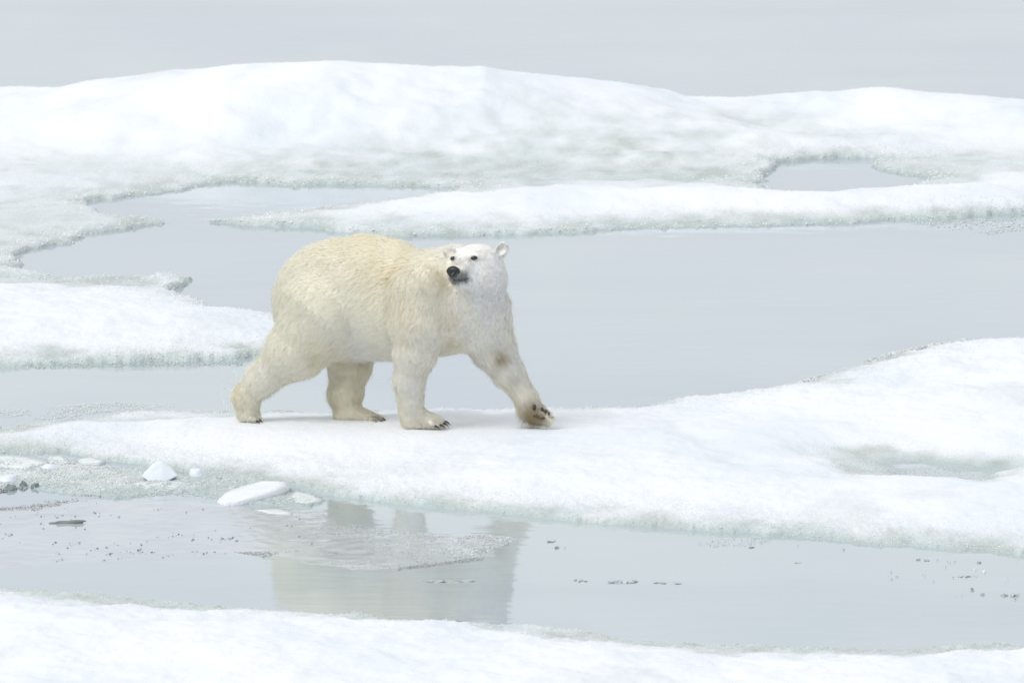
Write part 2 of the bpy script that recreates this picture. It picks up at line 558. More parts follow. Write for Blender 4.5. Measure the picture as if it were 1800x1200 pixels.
F_BEAR = dict(poly=outline([(-420, 770), (-200, 783), (0, 796), (60, 798), (110, 796), (170, 809), (240, 816), (290, 826), (340, 831), (400, 846), (450, 853), (510, 859), (560, 869),
                            (620, 877), (700, 887), (800, 897), (900, 908), (1000, 916), (1100, 923), (1200, 931), (1300, 939), (1400, 947), (1500, 954), (1600, 963), (1700, 969),
                            (1800, 976), (2000, 992), (2250, 1010), (2250, 480, .1), (2000, 545, .1), (1800, 579, .08), (1700, 591, .06), (1640, 602, .04), (1600, 613, .03), (1560, 620, .02), (1500, 641, .02),
                            (1400, 672, .02), (1300, 686, .03), (1200, 698, .03), (1100, 706, .04), (1000, 709, .04), (900, 713, .04), (800, 714, .04), (700, 715, .04),
                            (600, 716, .04), (470, 716, .04), (400, 717, .04), (300, 718, .03), (230, 724, .02), (150, 734, .02), (80, 739, .02), (0, 747, .03), (-200, 765, .05)]),
              seed=37, thick=0.175, lip=0.025, ease=1.5, wave=0.022, rag=0.07, wetline=0.04, grid=(-6.2, 6.2, 0.0165, -6.6, 9.5, 0.036), shape=bear_ground,
              mods=[('to', 1600, 824, .0, 1.0, 1.7, .055), ('to', 1590, 826, .0, .42, .7, -.035), ('to', 1500, 824, .0, .30, .8, .004), ('to', 1715, 834, .0, .36, .55, -.012), ('to', 1320, 822, .05, .22, .32, .055), ('to', 1270, 800, .05, .25, .5, .09),
                    ('add', 1750, 650, .15, 1.5, 2.5, .03), ('add', 1350, 760, .15, 1.0, .9, .03),
                    ('add', 1000, 810, .15, 1.3, .8, .02), ('to', 60, 738, .02, 1.2, .4, .03)])
make_floe('ice_floe', F_BEAR, 'broad white ice floe that the polar bear walks across, with a shallow melt pool')
edge_grains(F_BEAR, 16000, 0.22, 0.002, 0.0055)

# -- the floe nearest the camera
F_NEAR = dict(poly=outline([(-420, 1000), (-200, 1014), (0, 1031, .02), (60, 1034, .02), (130, 1042, .02), (230, 1050, .02), (330, 1060, .02), (430, 1067, .02), (500, 1071, .02), (560, 1077, .02), (600, 1070, .03), (650, 1070, .03),
                            (690, 1080, .02), (720, 1085, .02), (850, 1092, .02), (950, 1100, .02), (1050, 1111, .02), (1130, 1128, .01), (1230, 1132, .01), (1300, 1130, .015), (1400, 1142, .01), (1500, 1140, .01),
                            (1600, 1142, .01), (1700, 1132, .015), (1800, 1130, .015), (2000, 1130), (2250, 1130), (2250, 1420), (-420, 1420)]),
              seed=53, thick=0.20, lip=0.012, ease=1.3, wave=0.02, rag=0.10, wetline=0.055, grid=(-5.4, 5.4, 0.016, -14.5, -5.2, 0.036),
              mods=[('to', 1500, 1146, 0, 1.0, .45, .02), ('to', 1100, 1128, 0, .5, .35, .02), ('to', 1800, 1140, 0, .7, .35, .02), ('to', 350, 1068, .02, 1.0, .25, .025)])
make_floe('ice_floe', F_NEAR, 'nearest white ice floe along the bottom edge of the picture')
edge_grains(F_NEAR, 8000, 0.2, 0.002, 0.005)


# ------------------------------------------------------------------ skim ice, slush and loose ice on the near pool
def sheet(name, pts, z, th, seed, mat, rag=0.06, dx=0.014, dy=0.03):
    poly = outline(pts)
    x0, y0 = poly.min(0) - 0.3
    x1, y1 = poly.max(0) + 0.3
    X, Y = np.meshgrid(np.arange(x0, x1, dx), np.arange(y0, y1, dy))
    d = poly_sdf(X, Y, poly) + rag * fbm(X * 3, Y * 2, seed, 4, 0.6)
    H = z + th * smooth(0, 0.2, d) + 0.0025 * fbm(X * 9, Y * 6, seed + 3, 3) * smooth(0, 0.1, d)
    H = np.where(d < 0, z - .01 * smooth(0, .05, -d), H)
    keep = d > -0.06
    ny, nx = X.shape
    idx = np.arange(nx * ny).reshape(ny, nx)
    q = keep[:-1, :-1] & keep[1:, :-1] & keep[:-1, 1:] & keep[1:, 1:]
    Fq = np.stack([idx[:-1, :-1][q], idx[:-1, 1:][q], idx[1:, 1:][q], idx[1:, :-1][q]], 1)
    used = np.unique(Fq)
    remap = np.full(nx * ny, -1, np.int64)
    remap[used] = np.arange(len(used))
    return mesh_obj(name, np.stack([X.ravel(), Y.ravel(), H.ravel()], 1)[used], remap[Fq], mat)


skim_px = [(-150, 905), (0, 892), (60, 888), (130, 876), (230, 872), (380, 884), (500, 895), (560, 902), (600, 925), (700, 932), (780, 940), (850, 938), (905, 946), (900, 956), (870, 966),
           (855, 976), (800, 984), (760, 993), (690, 998), (620, 1002), (560, 992), (480, 977), (330, 981), (150, 990), (0, 998), (-150, 1000)]
sk = sheet('skim_ice', skim_px, 0.0005, 0.003, 401, M_SKIM)
tag(sk, 'thin grey skim of new ice across the pool below the bear', 'skim ice', kind='thing')


def scatter(px_poly, n, z=0.0, spread=None):
    poly = outline([(p[0], p[1], z) for p in px_poly])
    x0, y0 = poly.min(0)
    x1, y1 = poly.max(0)
    out_ = []
    while sum(map(len, out_)) < n:
        X, Y = rng.uniform(x0, x1, n * 3), rng.uniform(y0, y1, n * 3)
        k = poly_sdf(X, Y, poly) > 0
        if spread is not None:
            k &= fbm(X * spread, Y * spread * 0.6, 500, 3) > rng.uniform(-0.5, 0.5, len(X))
        out_.append(np.stack([X[k], Y[k], np.full(k.sum(), z)], 1))
    return np.concatenate(out_)[:n]


def tints(n, lo, hi):
    g = rng.uniform(lo, hi, n)
    return np.stack([g * .96, g, g * .985], 1)


# a bed of half-frozen slush breaking the surface here and there
F_BED = dict(poly=outline([(-150, 796), (60, 792), (170, 804), (300, 826), (400, 842), (560, 868), (585, 880), (540, 892), (430, 888), (330, 868), (240, 872), (205, 878), (130, 870), (70, 858), (-150, 866)]),
             seed=71, thick=0.015, lip=0.006, ease=.5, wave=.02, rag=.12, wetline=.03, rimw=5.0, grid=(-4.4, -1.0, .012, -5.6, -1.0, .026))
make_floe('slush_bed', F_BED, 'pale grey-green bed of slush against the floe at left')
F_BED['obj']['kind'] = 'stuff'
F_BED['obj']['category'] = 'slush'
del F_BED['obj']['group']

# slush: packed grains that nobody could count
slush_sets = []
for poly, n, s0, s1, lo, hi, sp in [
        ([(-80, 800), (60, 800), (120, 800), (300, 828), (340, 838), (520, 862), (560, 876), (540, 888), (420, 884), (300, 868), (220, 876), (130, 868), (60, 856), (-80, 862)], 6000, .003, .007, .62, 1.0, 1.6),
        ([(-80, 888), (0, 891), (50, 889), (70, 880), (130, 872), (130, 866), (210, 852), (240, 858), (180, 876), (120, 884), (60, 897), (-80, 897)], 1900, .002, .006, .2, .85, 3.0),
        ([(-80, 812), (60, 806), (130, 820), (230, 836), (230, 852), (150, 866), (60, 854), (-80, 862)], 2600, .003, .008, .5, 1.0, 2.2),
        ([(-20, 846), (30, 842), (60, 850), (40, 862), (-20, 866)], 500, .005, .010, .12, .6, 2.2),
        ([(540, 930), (620, 922), (720, 935), (800, 942), (880, 940), (906, 948), (890, 958), (866, 966), (850, 976), (800, 982), (760, 993), (640, 1000), (560, 985)], 2600, .002, .005, .5, .88, 1.4),
        ([(780, 950), (830, 938), (900, 944), (905, 952), (870, 964), (850, 978), (800, 984), (790, 970)], 2400, .0025, .006, .5, .95, 2.5),
        ([(700, 996), (850, 978), (850, 983), (700, 1001)], 500, .003, .006, .3, .7, None),
        ([(410, 970), (560, 966), (620, 974), (620, 978), (470, 979)], 500, .003, .006, .35, .7, 2.0),
        ([(-60, 722), (60, 716), (200, 706), (305, 708), (310, 716), (200, 722), (90, 736), (-60, 745)], 1800, .003, .006, .75, 1.0, 2.0),
        ([(205, 492), (330, 487), (330, 494), (290, 512), (200, 514)], 1500, .005, .012, .65, .95, None),
        ([(1300, 692), (1400, 672), (1480, 648), (1560, 620), (1640, 604), (1700, 594), (1700, 600), (1600, 628), (1500, 662), (1420, 684), (1340, 696)], 3500, .004, .010, .6, .95, 1.6),
        ([(1455, 822), (1530, 814), (1640, 818), (1770, 836), (1740, 846), (1560, 848), (1480, 838)], 1300, .002, .006, .45, .9, 2.6),
        ([(1560, 388), (1700, 386), (1800, 384), (1900, 390), (1800, 404), (1740, 412), (1650, 400)], 350, .005, .010, .7, .95, 2.0),
        ([(1220, 948), (1340, 944), (1360, 952), (1300, 962), (1225, 958)], 200, .002, .005, .5, .75, None),
        ([(60, 640), (430, 634), (430, 640), (60, 647)], 700, .003, .007, .5, .8, None)]:
    P = scatter(poly, n, 0.004, sp)
    if poly[0][0] == -80 and poly[0][1] < 860:
        P[:, 2] = np.maximum(floe_height(P[:, 0], P[:, 1], floe_field(P[:, 0], P[:, 1], F_BED), F_BED), 0.003)
    if poly[0][0] == 1455:
        P[:, 2] = np.maximum(floe_height(P[:, 0], P[:, 1], floe_field(P[:, 0], P[:, 1], F_BEAR), F_BEAR), 0.0)
    slush_sets.append((P, rng.uniform(s0, s1, n), tints(n, lo, hi)))
tag(grains('slush', np.concatenate([a[0] for a in slush_sets]), np.concatenate([a[1] for a in slush_sets]), np.concatenate([a[2] for a in slush_sets]), flat=0.6, soft=True),
    'wet grey slush of packed ice crystals along the floe edges', 'slush')

# specks of clear ice drifting on the water: too small to pick apart
cen = np.concatenate([scatter([(0, 885), (560, 890), (600, 925), (560, 975), (0, 992)], 120, 0, 1.2), scatter([(1220, 945), (1800, 985), (1800, 1060), (1650, 1050), (1500, 985)], 22)])
P = np.concatenate([c + np.concatenate([rng.normal(0, (.016, .05), (k, 2)), np.zeros((k, 1))], 1) for c in cen for k in [int(rng.choice([1, 1, 2, 3, 6], p=[.35, .2, .2, .15, .1]))]])
P[:, 2] = 0.006
tag(grains('floating_specks', P, rng.uniform(.002, .009, len(P)) * rng.choice([.5, .8, 1.2], len(P)), tints(len(P), .12, .55), flat=0.55), 'dark specks of clear ice scattered over the still water', 'ice specks', kind='stuff')


# -- countable pieces of loose ice
def block(name, label, px, py, w, dep, h, mat, seed, z=0.0, top=0.7, tilt=(0, 0), turn=0.0, sub=2, rough=0.05, cat='ice chunk', group=None, sharp=False, peak=None):
    """a broken lump of ice: an uneven ring at the water, a smaller one on top, softened and pitted; w, dep, h in metres"""
    r = np.random.default_rng(seed)
    bm = bmesh.new()
    n = 9
    rings = []
    for zz, sc in ((-0.35 * h, 0.8), (0.05 * h, 1.0), (0.62 * h, (1 + top) / 2), (h, top)):
        ring = []
        for i in range(n):
            a = 2 * math.pi * i / n + r.uniform(-.2, .2)
            k = sc * r.uniform(.82, 1.12)
            ox = (peak or 0) * w * max(zz, 0) / h
            ring.append(bm.verts.new((math.cos(a) * w / 2 * k + ox, math.sin(a) * dep / 2 * k, zz + r.uniform(-.08, .08) * h)))
        rings.append(ring)
    for a, b in zip(rings, rings[1:]):
        for i in range(n):
            bm.faces.new((a[i], a[(i + 1) % n], b[(i + 1) % n], b[i]))
    bm.faces.new(rings[-1])
    bm.faces.new(rings[0][::-1])
    bmesh.ops.triangulate(bm, faces=bm.faces[:])
    bmesh.ops.subdivide_edges(bm, edges=bm.edges[:], cuts=sub, use_grid_fill=True, smooth=0.0 if sharp else 0.5)
    for v in bm.verts:
        c = v.co
        k = 1 + rough * (math.sin(c.x * 61 + seed) + math.sin(c.y * 47 + c.z * 71 + seed * 2) + math.sin((c.x + c.y) * 131)) * .5
        v.co = Vector((c.x * k, c.y * k, c.z * (1 + (k - 1) * 2)))
    bmesh.ops.recalc_face_normals(bm, faces=bm.faces[:])
    me = bpy.data.meshes.new(name)
    bm.to_mesh(me)
    bm.free()
    for p_ in me.polygons: p_.use_smooth = not sharp
    me.materials.append(mat)
    o = bpy.data.objects.new(name, me)
    COL.objects.link(o)
    g = at_z(px, py, z)
    o.location = g
    o.rotation_euler = (tilt[0], tilt[1], turn)
    tag(o, label, cat, group, 'thing')
    return o


G1 = 'broken ice at the left of the near pool'


def plate(label, pts, deep, mat, seed, pit=.004):
    """a broken plate of ice with an angular outline: pts are (px, py, height of its top)"""
    top = np.array([at_z(*p) for p in pts])
    c = top.mean(0)
    base_ = np.array((c[0], c[1], 0))
    bm = bmesh.new()
    tv = [bm.verts.new(p - base_) for p in top]
    lv = [bm.verts.new((p - base_) * np.array((.97, .97, 1)) - np.array((0, 0, deep))) for p in top]
    n = len(tv)
    f0 = bm.faces.new(tv)
    bm.faces.new(lv[::-1])
    for i in range(n): bm.faces.new((lv[i], lv[(i + 1) % n], tv[(i + 1) % n], tv[i]))
    bmesh.ops.recalc_face_normals(bm, faces=bm.faces[:])
    bmesh.ops.bevel(bm, geom=bm.edges[:], offset=min(.006, deep * .25), segments=2, affect='EDGES')
    bmesh.ops.triangulate(bm, faces=bm.faces[:])
    for _ in range(2):
        bmesh.ops.subdivide_edges(bm, edges=[e for e in bm.edges if e.calc_length() > .03], cuts=1)
        bmesh.ops.triangulate(bm, faces=bm.faces[:])
    xy = np.array([v.co for v in bm.verts])
    dz = pit * fbm(xy[:, 0] * 9 + seed, xy[:, 1] * 6, seed, 3)
    dxy = .006 * fbm(xy[:, 0] * 13, xy[:, 1] * 9 + seed, seed + 4, 2)
    for v, z_, h_ in zip(bm.verts, dz, dxy): v.co = v.co + Vector((h_, h_, z_))
    me = bpy.data.meshes.new('ice_slab')
    bm.to_mesh(me)
    bm.free()
    for p_ in me.polygons: p_.use_smooth = True
    me.materials.append(mat)
    o = bpy.data.objects.new('ice_slab', me)
    COL.objects.link(o)
    o.location = base_
    return tag(o, label, 'ice slab', G1, 'thing')


plate('thick white snow-topped slab of ice tilted against the floe edge', [(381, 879, .018), (396, 864, .03), (432, 851, .045), (468, 844, .055), (505, 845, .06), (509, 852, .055), (490, 862, .045), (452, 874, .03), (420, 882, .022), (396, 884, .018)], .055, M_SLAB, 3, .006)
plate('flat translucent ice slab lying awash below the pointed white chunk', [(189, 842, .012), (226, 852, .012), (262, 861, .011), (300, 862, .012), (320, 857, .012), (334, 850, .014), (318, 845, .016), (270, 846, .016), (228, 841, .014)], .03, M_GLASSY, 4)
plate('low grey-green slushy ice slab right of the thick white slab', [(508, 872, .012), (520, 862, .02), (548, 866, .024), (568, 874, .016), (566, 880, .012), (540, 884, .012), (515, 882, .01)], .03, M_GLASSY, 5)
plate('thin pale sliver of ice awash below the thick white slab', [(446, 895, .006), (490, 893, .008), (516, 899, .008), (512, 904, .006), (470, 901, .006)], .02, M_GLASSY, 6, .002)
plate('pale glassy plate of ice against the floe at the far left', [(-30, 800, .02), (30, 798, .03), (80, 806, .03), (88, 812, .02), (50, 822, .016), (0, 820, .014), (-40, 812, .014)], .04, M_GLASSY, 7)
plate('small pale plate of ice between floe edge and pointed chunk', [(136, 806, .02), (160, 803, .026), (186, 808, .02), (176, 813, .014), (142, 813, .014)], .035, M_GLASSY, 8)
plate('narrow pale plate of ice left of the small plate at the floe edge', [(84, 800, .02), (112, 799, .024), (124, 812, .014), (100, 822, .012), (84, 812, .014)], .03, M_GLASSY, 9)
plate('low whitish plate of ice below the floe edge left of the flat slab', [(146, 858, .012), (170, 855, .016), (188, 858, .016), (184, 864, .012), (156, 864, .010)], .03, M_SLAB, 10)
block('ice_chunk', 'smaller rounded white ice chunk right of the pointed one', 344, 839, .115, .12, .052, M_CHUNK, 9, top=.6, group=G1, rough=.03)
block('ice_chunk', 'ribbed white lump of ice in the slush left of the pointed chunk', 88, 826, .13, .2, .035, M_CHUNK, 10, top=.6, group=G1)
block('ice_chunk', 'white lump of ice among dark slush at the left picture edge', 14, 846, .13, .2, .035, M_CHUNK, 12, top=.6, group=G1)
block('ice_chunk', 'dark glassy lump of ice alone on the water at far left', 61, 857, .055, .07, .020, M_DARKICE, 13, top=.7, group=G1, rough=.2, sharp=True)
block('ice_chunk', 'dark clear ice clump touching the left picture edge', 18, 860, .11, .12, .025, M_DARKICE, 14, top=.6, group=G1, rough=.2, sharp=True)
block('ice_chunk', 'dark clear ice clump just right of the left-edge clump', 42, 855, .06, .08, .022, M_DARKICE, 15, top=.6, group=G1, rough=.2, sharp=True)
block('ice_sliver', 'long dark sliver of ice floating in the skim at left', 112, 920, .215, .05, .016, M_DARKICE, 16, top=.8, turn=.12, cat='ice sliver', group=G1, peak=.25)
# the pointed chunk: a tent-like wedge with a smooth face towards the camera
c0 = at_z(280, 846, 0)
pt = [(-.095, .03, .018), (-.09, -.03, .022), (-.045, -.045, -.01), (.02, -.05, -.012), (.098, -.01, .024), (.09, .06, .0), (0, .08, -.01), (-.022, .012, .100), (.012, .008, .104), (.018, .03, .09), (.06, .015, .068), (-.06, .02, .055)]
bm = bmesh.new()
for p_ in pt: bm.verts.new((p_[0], p_[1], p_[2]))
bmesh.ops.convex_hull(bm, input=bm.verts[:])
bmesh.ops.bevel(bm, geom=bm.edges[:], offset=.0035, segments=2, affect='EDGES')
me = bpy.data.meshes.new('ice_chunk')
bm.to_mesh(me); bm.free()
me.materials.append(M_CHUNK)
o = bpy.data.objects.new('ice_chunk', me); COL.objects.link(o); o.location = c0 + np.array((0, 0, .012)); o.scale = (1.2, 1.2, 1.15)
tag(o, 'pointed smooth white ice chunk standing like a tent at the floe edge', 'ice chunk', G1, 'thing')

G2 = 'small ice lumps floating on the near pool'
for i, (px, py, wpx, hpx, lab) in enumerate([
        (972, 950, 21, 8, 'largest of the three clear ice lumps right of the bear\'s reflection'),
        (976, 963, 11, 7, 'lower left of the three clear ice lumps right of the bear\'s reflection'),
        (991, 962, 7, 8, 'small upright lump, rightmost of three beside the bear\'s reflection'),
        (1096, 1022, 48, 7, 'long grey raft of packed ice grains in the middle of the pool'),
        (1020, 1020, 24, 4, 'short flat ice scrap left of the long grey raft'),
        (1175, 1024, 42, 3, 'thin straight ice scrap right of the long grey raft'),
        (782, 1021, 76, 4, 'long thin line of ice grains in the bear\'s reflection'),
        (1254, 959, 11, 4, 'small grey ice lump under the floe edge, near pool centre'),
        (1318, 961, 14, 4, 'small grey ice lump under the floe edge right of pool centre'),
        (1400, 987, 18, 4, 'lone flat ice scrap between the pool centre and right side'),
        (1613, 984, 12, 5, 'left wedge of a pair of ice lumps at pool right'),
        (1628, 985, 11, 5, 'right wedge of a pair of ice lumps at pool right'),
        (1724, 989, 11, 6, 'ice lump close under the floe edge at far right'),
        (1700, 1012, 32, 4, 'long flat ice scrap below other scraps at pool right'),
        (1728, 1006, 10, 7, 'whitish upright ice lump at pool right'),
        (1725, 1046, 14, 6, 'ice lump in the lowest row of scraps at pool right'),
        (1776, 1046, 30, 7, 'grainy ice raft nearest the right picture edge'),
        (1712, 1001, 9, 5, 'tiny ice lump left of the whitish upright one'),
        (890, 956, 12, 6, 'ice lump at the right tip of the slush patch in the reflection')]):
    k = S0 * (at_z(px, py)[1] + CAM_D) / 80
    white = 'whitish' in lab
    r = np.random.default_rng(60 + i)
    bm = bmesh.new()
    for q in range(1 if wpx < 22 else max(4, int(wpx / 6))):           # frozen-together knobs
        sub_w = wpx * k * (1 if wpx < 22 else .34)
        ox = 0 if wpx < 22 else (-.5 + (q + .5) / max(4, int(wpx / 6))) * wpx * k
        pts_ = r.normal(0, 1, (13, 3))
        pts_ /= np.linalg.norm(pts_, axis=1, keepdims=True)
        pts_ *= r.uniform(.6, 1.0, (13, 1)) * np.array((sub_w * .55, max(sub_w * .5, .03), hpx * k * .7 * r.uniform(.6, 1.1)))
        pts_[:, 0] += ox + .25 * sub_w * r.uniform(-1, 1)
        pts_[:, 1] += .03 * r.uniform(-1, 1)
        vs_ = [bm.verts.new(p_) for p_ in pts_]
        res = bmesh.ops.convex_hull(bm, input=vs_)
        bmesh.ops.delete(bm, geom=[v for v in res['geom_interior'] if isinstance(v, bmesh.types.BMVert) and v.is_valid], context='VERTS')
    bmesh.ops.recalc_face_normals(bm, faces=bm.faces[:])
    nm = 'ice_lump' if wpx < 22 else 'ice_raft'
    me = bpy.data.meshes.new(nm)
    bm.to_mesh(me)
    bm.free()
    me.materials.append(M_CHUNK if white else M_LUMP)
    o = bpy.data.objects.new(nm, me)
    COL.objects.link(o)
    o.location = at_z(px, py, .002)
    tag(o, lab, 'ice lump', G2, 'thing')

#BEAR#
# ------------------------------------------------------------------ the polar bear
bear = bpy.data.objects.new('polar_bear', None)
COL.objects.link(bear)
bear.location = at_z(640, 748, 0.15)
tag(bear, 'cream-white polar bear striding across the ice, head turned back, one forepaw lifted', 'polar bear')
BL = np.array(bear.location)


def B(px, py, y):
    return at_y(px, py, y)


prims = []      # (kind, data..., k)


def cone(a, b, ra, rb, k=0.05):
    prims.append(('cone', np.array(a), np.array(b), ra * S0, rb * S0, k))


def ell(c, r, k=0.05, R=None):
    prims.append(('ell', np.array(c), np.array(r) * S0, np.eye(3) if R is None else R, k))


# body frame: the bear heads to the right and towards the camera
TH = math.radians(33)
AX = np.array((math.cos(TH), -math.sin(TH), 0))           # heading
LAT = np.array((math.sin(TH), math.cos(TH), 0))           # to the far side
RB = np.stack([AX, LAT, np.array((0, 0, 1))], 1)          # columns: local axes


def tor(px, py, y, ra, rl, rz, k=0.10):
    ell(B(px, py, y), (ra, rl, rz), k, RB)


# torso, rump to chest
tor(583, 534, .34, 110, 96, 110)
tor(628, 524, .24, 113, 104, 107)
tor(672, 527, .12, 108, 100, 104)
tor(722, 539, .00, 102, 94, 95)
tor(775, 536, -.12, 92, 84, 86)
tor(815, 540, -.18, 70, 70, 74)
cone(B(640, 440, .20), B(700, 452, .08), 26, 26, .08)     # back line
# shoulder hump into the neck
cone(B(752, 494, -.04), B(802, 480, -.15), 49, 51, .08)
cone(B(790, 512, -.16), B(839, 482, -.26), 66, 45, .09)
cone(B(824, 550, -.24), B(848, 488, -.29), 54, 42, .09)
# near hind leg, stretched back
cone(B(568, 556, .09), B(524, 612, .07), 84, 55, .035)
cone(B(524, 612, .10), B(461, 666, .14), 52, 30, .06)
cone(B(461, 667, .14), B(435, 694, .17), 31, 24.5, .04)
cone(B(436, 694, .17), B(436, 722, .17), 25, 21, .03)
cone(B(438, 724, .17), B(450, 732, .15), 19, 11, .03)
# far hind leg, standing
cone(B(618, 580, .44), B(615, 640, .36), 62, 39, .05)
cone(B(615, 640, .36), B(607, 690, .27), 38, 30, .05)
cone(B(609, 690, .27), B(607, 726, .24), 31, 23, .04)
cone(B(604, 734, .24), B(655, 738, .18), 15, 12, .03)
cone(B(622, 722, .22), B(655, 734, .18), 17, 10, .04)
# near front leg, bearing weight
cone(B(744, 520, -.25), B(738, 570, -.31), 66, 56, .035)
cone(B(738, 570, -.31), B(730, 618, -.34), 55, 40, .03)
cone(B(730, 618, -.34), B(720, 665, -.33), 39, 29, .03)
cone(B(720, 665, -.33), B(722, 722, -.29), 28.5, 23.5, .03)
cone(B(722, 738, -.27), B(765, 744, -.30), 20, 12, .03)
cone(B(732, 728, -.29), B(765, 740, -.30), 18, 11, .04)
# far front leg, swinging forward
cone(B(842, 556, -.16), B(866, 610, -.14), 62, 41, .06)
cone(B(866, 610, -.14), B(892, 651, -.16), 39, 29, .05)
cone(B(892, 651, -.16), B(925, 700, -.20), 29, 21.5, .04)
cone(B(924, 700, -.20), B(940, 722, -.22), 22, 19, .03)
cone(B(930, 719, -.23), B(958, 730, -.24), 16, 13, .03)
cone(B(921, 718, -.22), B(957, 737, -.25), 15, 12, .03)


# toes of the paws
def toes(pts, y, r):
    for px, py, dy in pts:
        cone(B(px - 10, py - 5, y + dy), B(px, py - 2, y + dy), r, r * .85, .010)


toes([(664, 738, .10), (670, 739, .04), (669, 741, -.02), (662, 742, -.05)], .17, 9)
toes([(776, 744, .08), (780, 745, .03), (777, 748, -.03), (769, 748, -.05)], -.30, 9)
toes([(452, 737, .05), (455, 738, 0), (450, 739, -.03)], .14, 7.5)
for px, py, dy in ((944, 716, .01), (954, 721, -.02), (963, 727, -.03), (968, 735, -.03)):
    cone(B(px - 5, py + 3, -.25 + dy), B(px, py + 1, -.26 + dy), 8, 7, .012)

# head: a frame of its own, turned back over the shoulder
PSI = math.radians(33)
HF = np.array((-math.sin(PSI), -math.cos(PSI), 0.0))      # where the nose points
HL = np.array((math.cos(PSI), -math.sin(PSI), 0.0))       # towards the picture's right
HU = np.array((0, 0, 1.0))
tp = math.radians(6)
HF, HU = HF * math.cos(tp) + HU * math.sin(tp), HU * math.cos(tp) - HF * math.sin(tp)
tr_ = math.radians(6)
HL, HU = HL * math.cos(tr_) + HU * math.sin(tr_), HU * math.cos(tr_) - HL * math.sin(tr_)
RH = np.stack([HL, HF, HU], 1)
HC = B(840, 467, -.34)


def Hd(l, f, u):
    return HC + (HL * l + HF * f + HU * u) * S0


HEAD0 = len(prims)
ell(Hd(0, 0, 4), (47, 50, 38), .03, RH)                   # cranium
ell(Hd(1, 1, -17), (51, 40, 36), .05, RH)                # cheeks
ell(Hd(0, 30, 8), (31, 26, 22), .03, RH)                  # brow
cone(Hd(0, 28, -4), Hd(0, 66, -13), 25, 17, .025)       # muzzle
cone(Hd(0, 26, -24), Hd(0, 62, -25), 22, 12.5, .025)        # lower jaw
cone(Hd(0, 62, -12), Hd(0, 71, -14), 15, 10, .012)      # tip of the muzzle
EYES = [Hd(-21.5, 47, 13), Hd(22.5, 46, 12)]
EARS = []
for sgn in (-1, 1):
    c = Hd(49.5 * sgn, -2, 27 if sgn > 0 else 21)
    axis = np.array((.62 if sgn > 0 else -.30, -.15, .76))
    up = HL * axis[0] + HF * axis[1] + HU * axis[2]
    up /= np.linalg.norm(up)
    fw = HF + HL * .35 * sgn
    fw = fw - up * fw.dot(up)
    fw /= np.linalg.norm(fw)
    sd = np.cross(fw, up)
    Re = np.stack([sd, fw, up], 1)
    ell(c, (15, 8.6, 18.6), .018, Re)
    EARS.append((c, Re))
CARVE = [(c + Re[:, 1] * 8.5 * S0 + Re[:, 2] * 1.5 * S0, np.array((8.5, 6.5, 11.5)) * S0, Re) for c, Re in EARS]


def sd_prim(p, X):
    if p[0] == 'cone':
        _, a, b, ra, rb, k = p
        ab = b - a
        t = np.clip(((X - a) @ ab) / ab.dot(ab), 0, 1)
        return np.linalg.norm(X - (a + t[..., None] * ab), axis=-1) - (ra + (rb - ra) * t)
    _, c, r, R, k = p
    q = (X - c) @ R
    k0 = np.linalg.norm(q / r, axis=-1)
    k1 = np.linalg.norm(q / (r * r), axis=-1) + 1e-9
    return k0 * (k0 - 1) / k1


def smin(a, b, k):
    h = np.maximum(k - np.abs(a - b), 0) / k
    return np.minimum(a, b) - h * h * k * 0.25


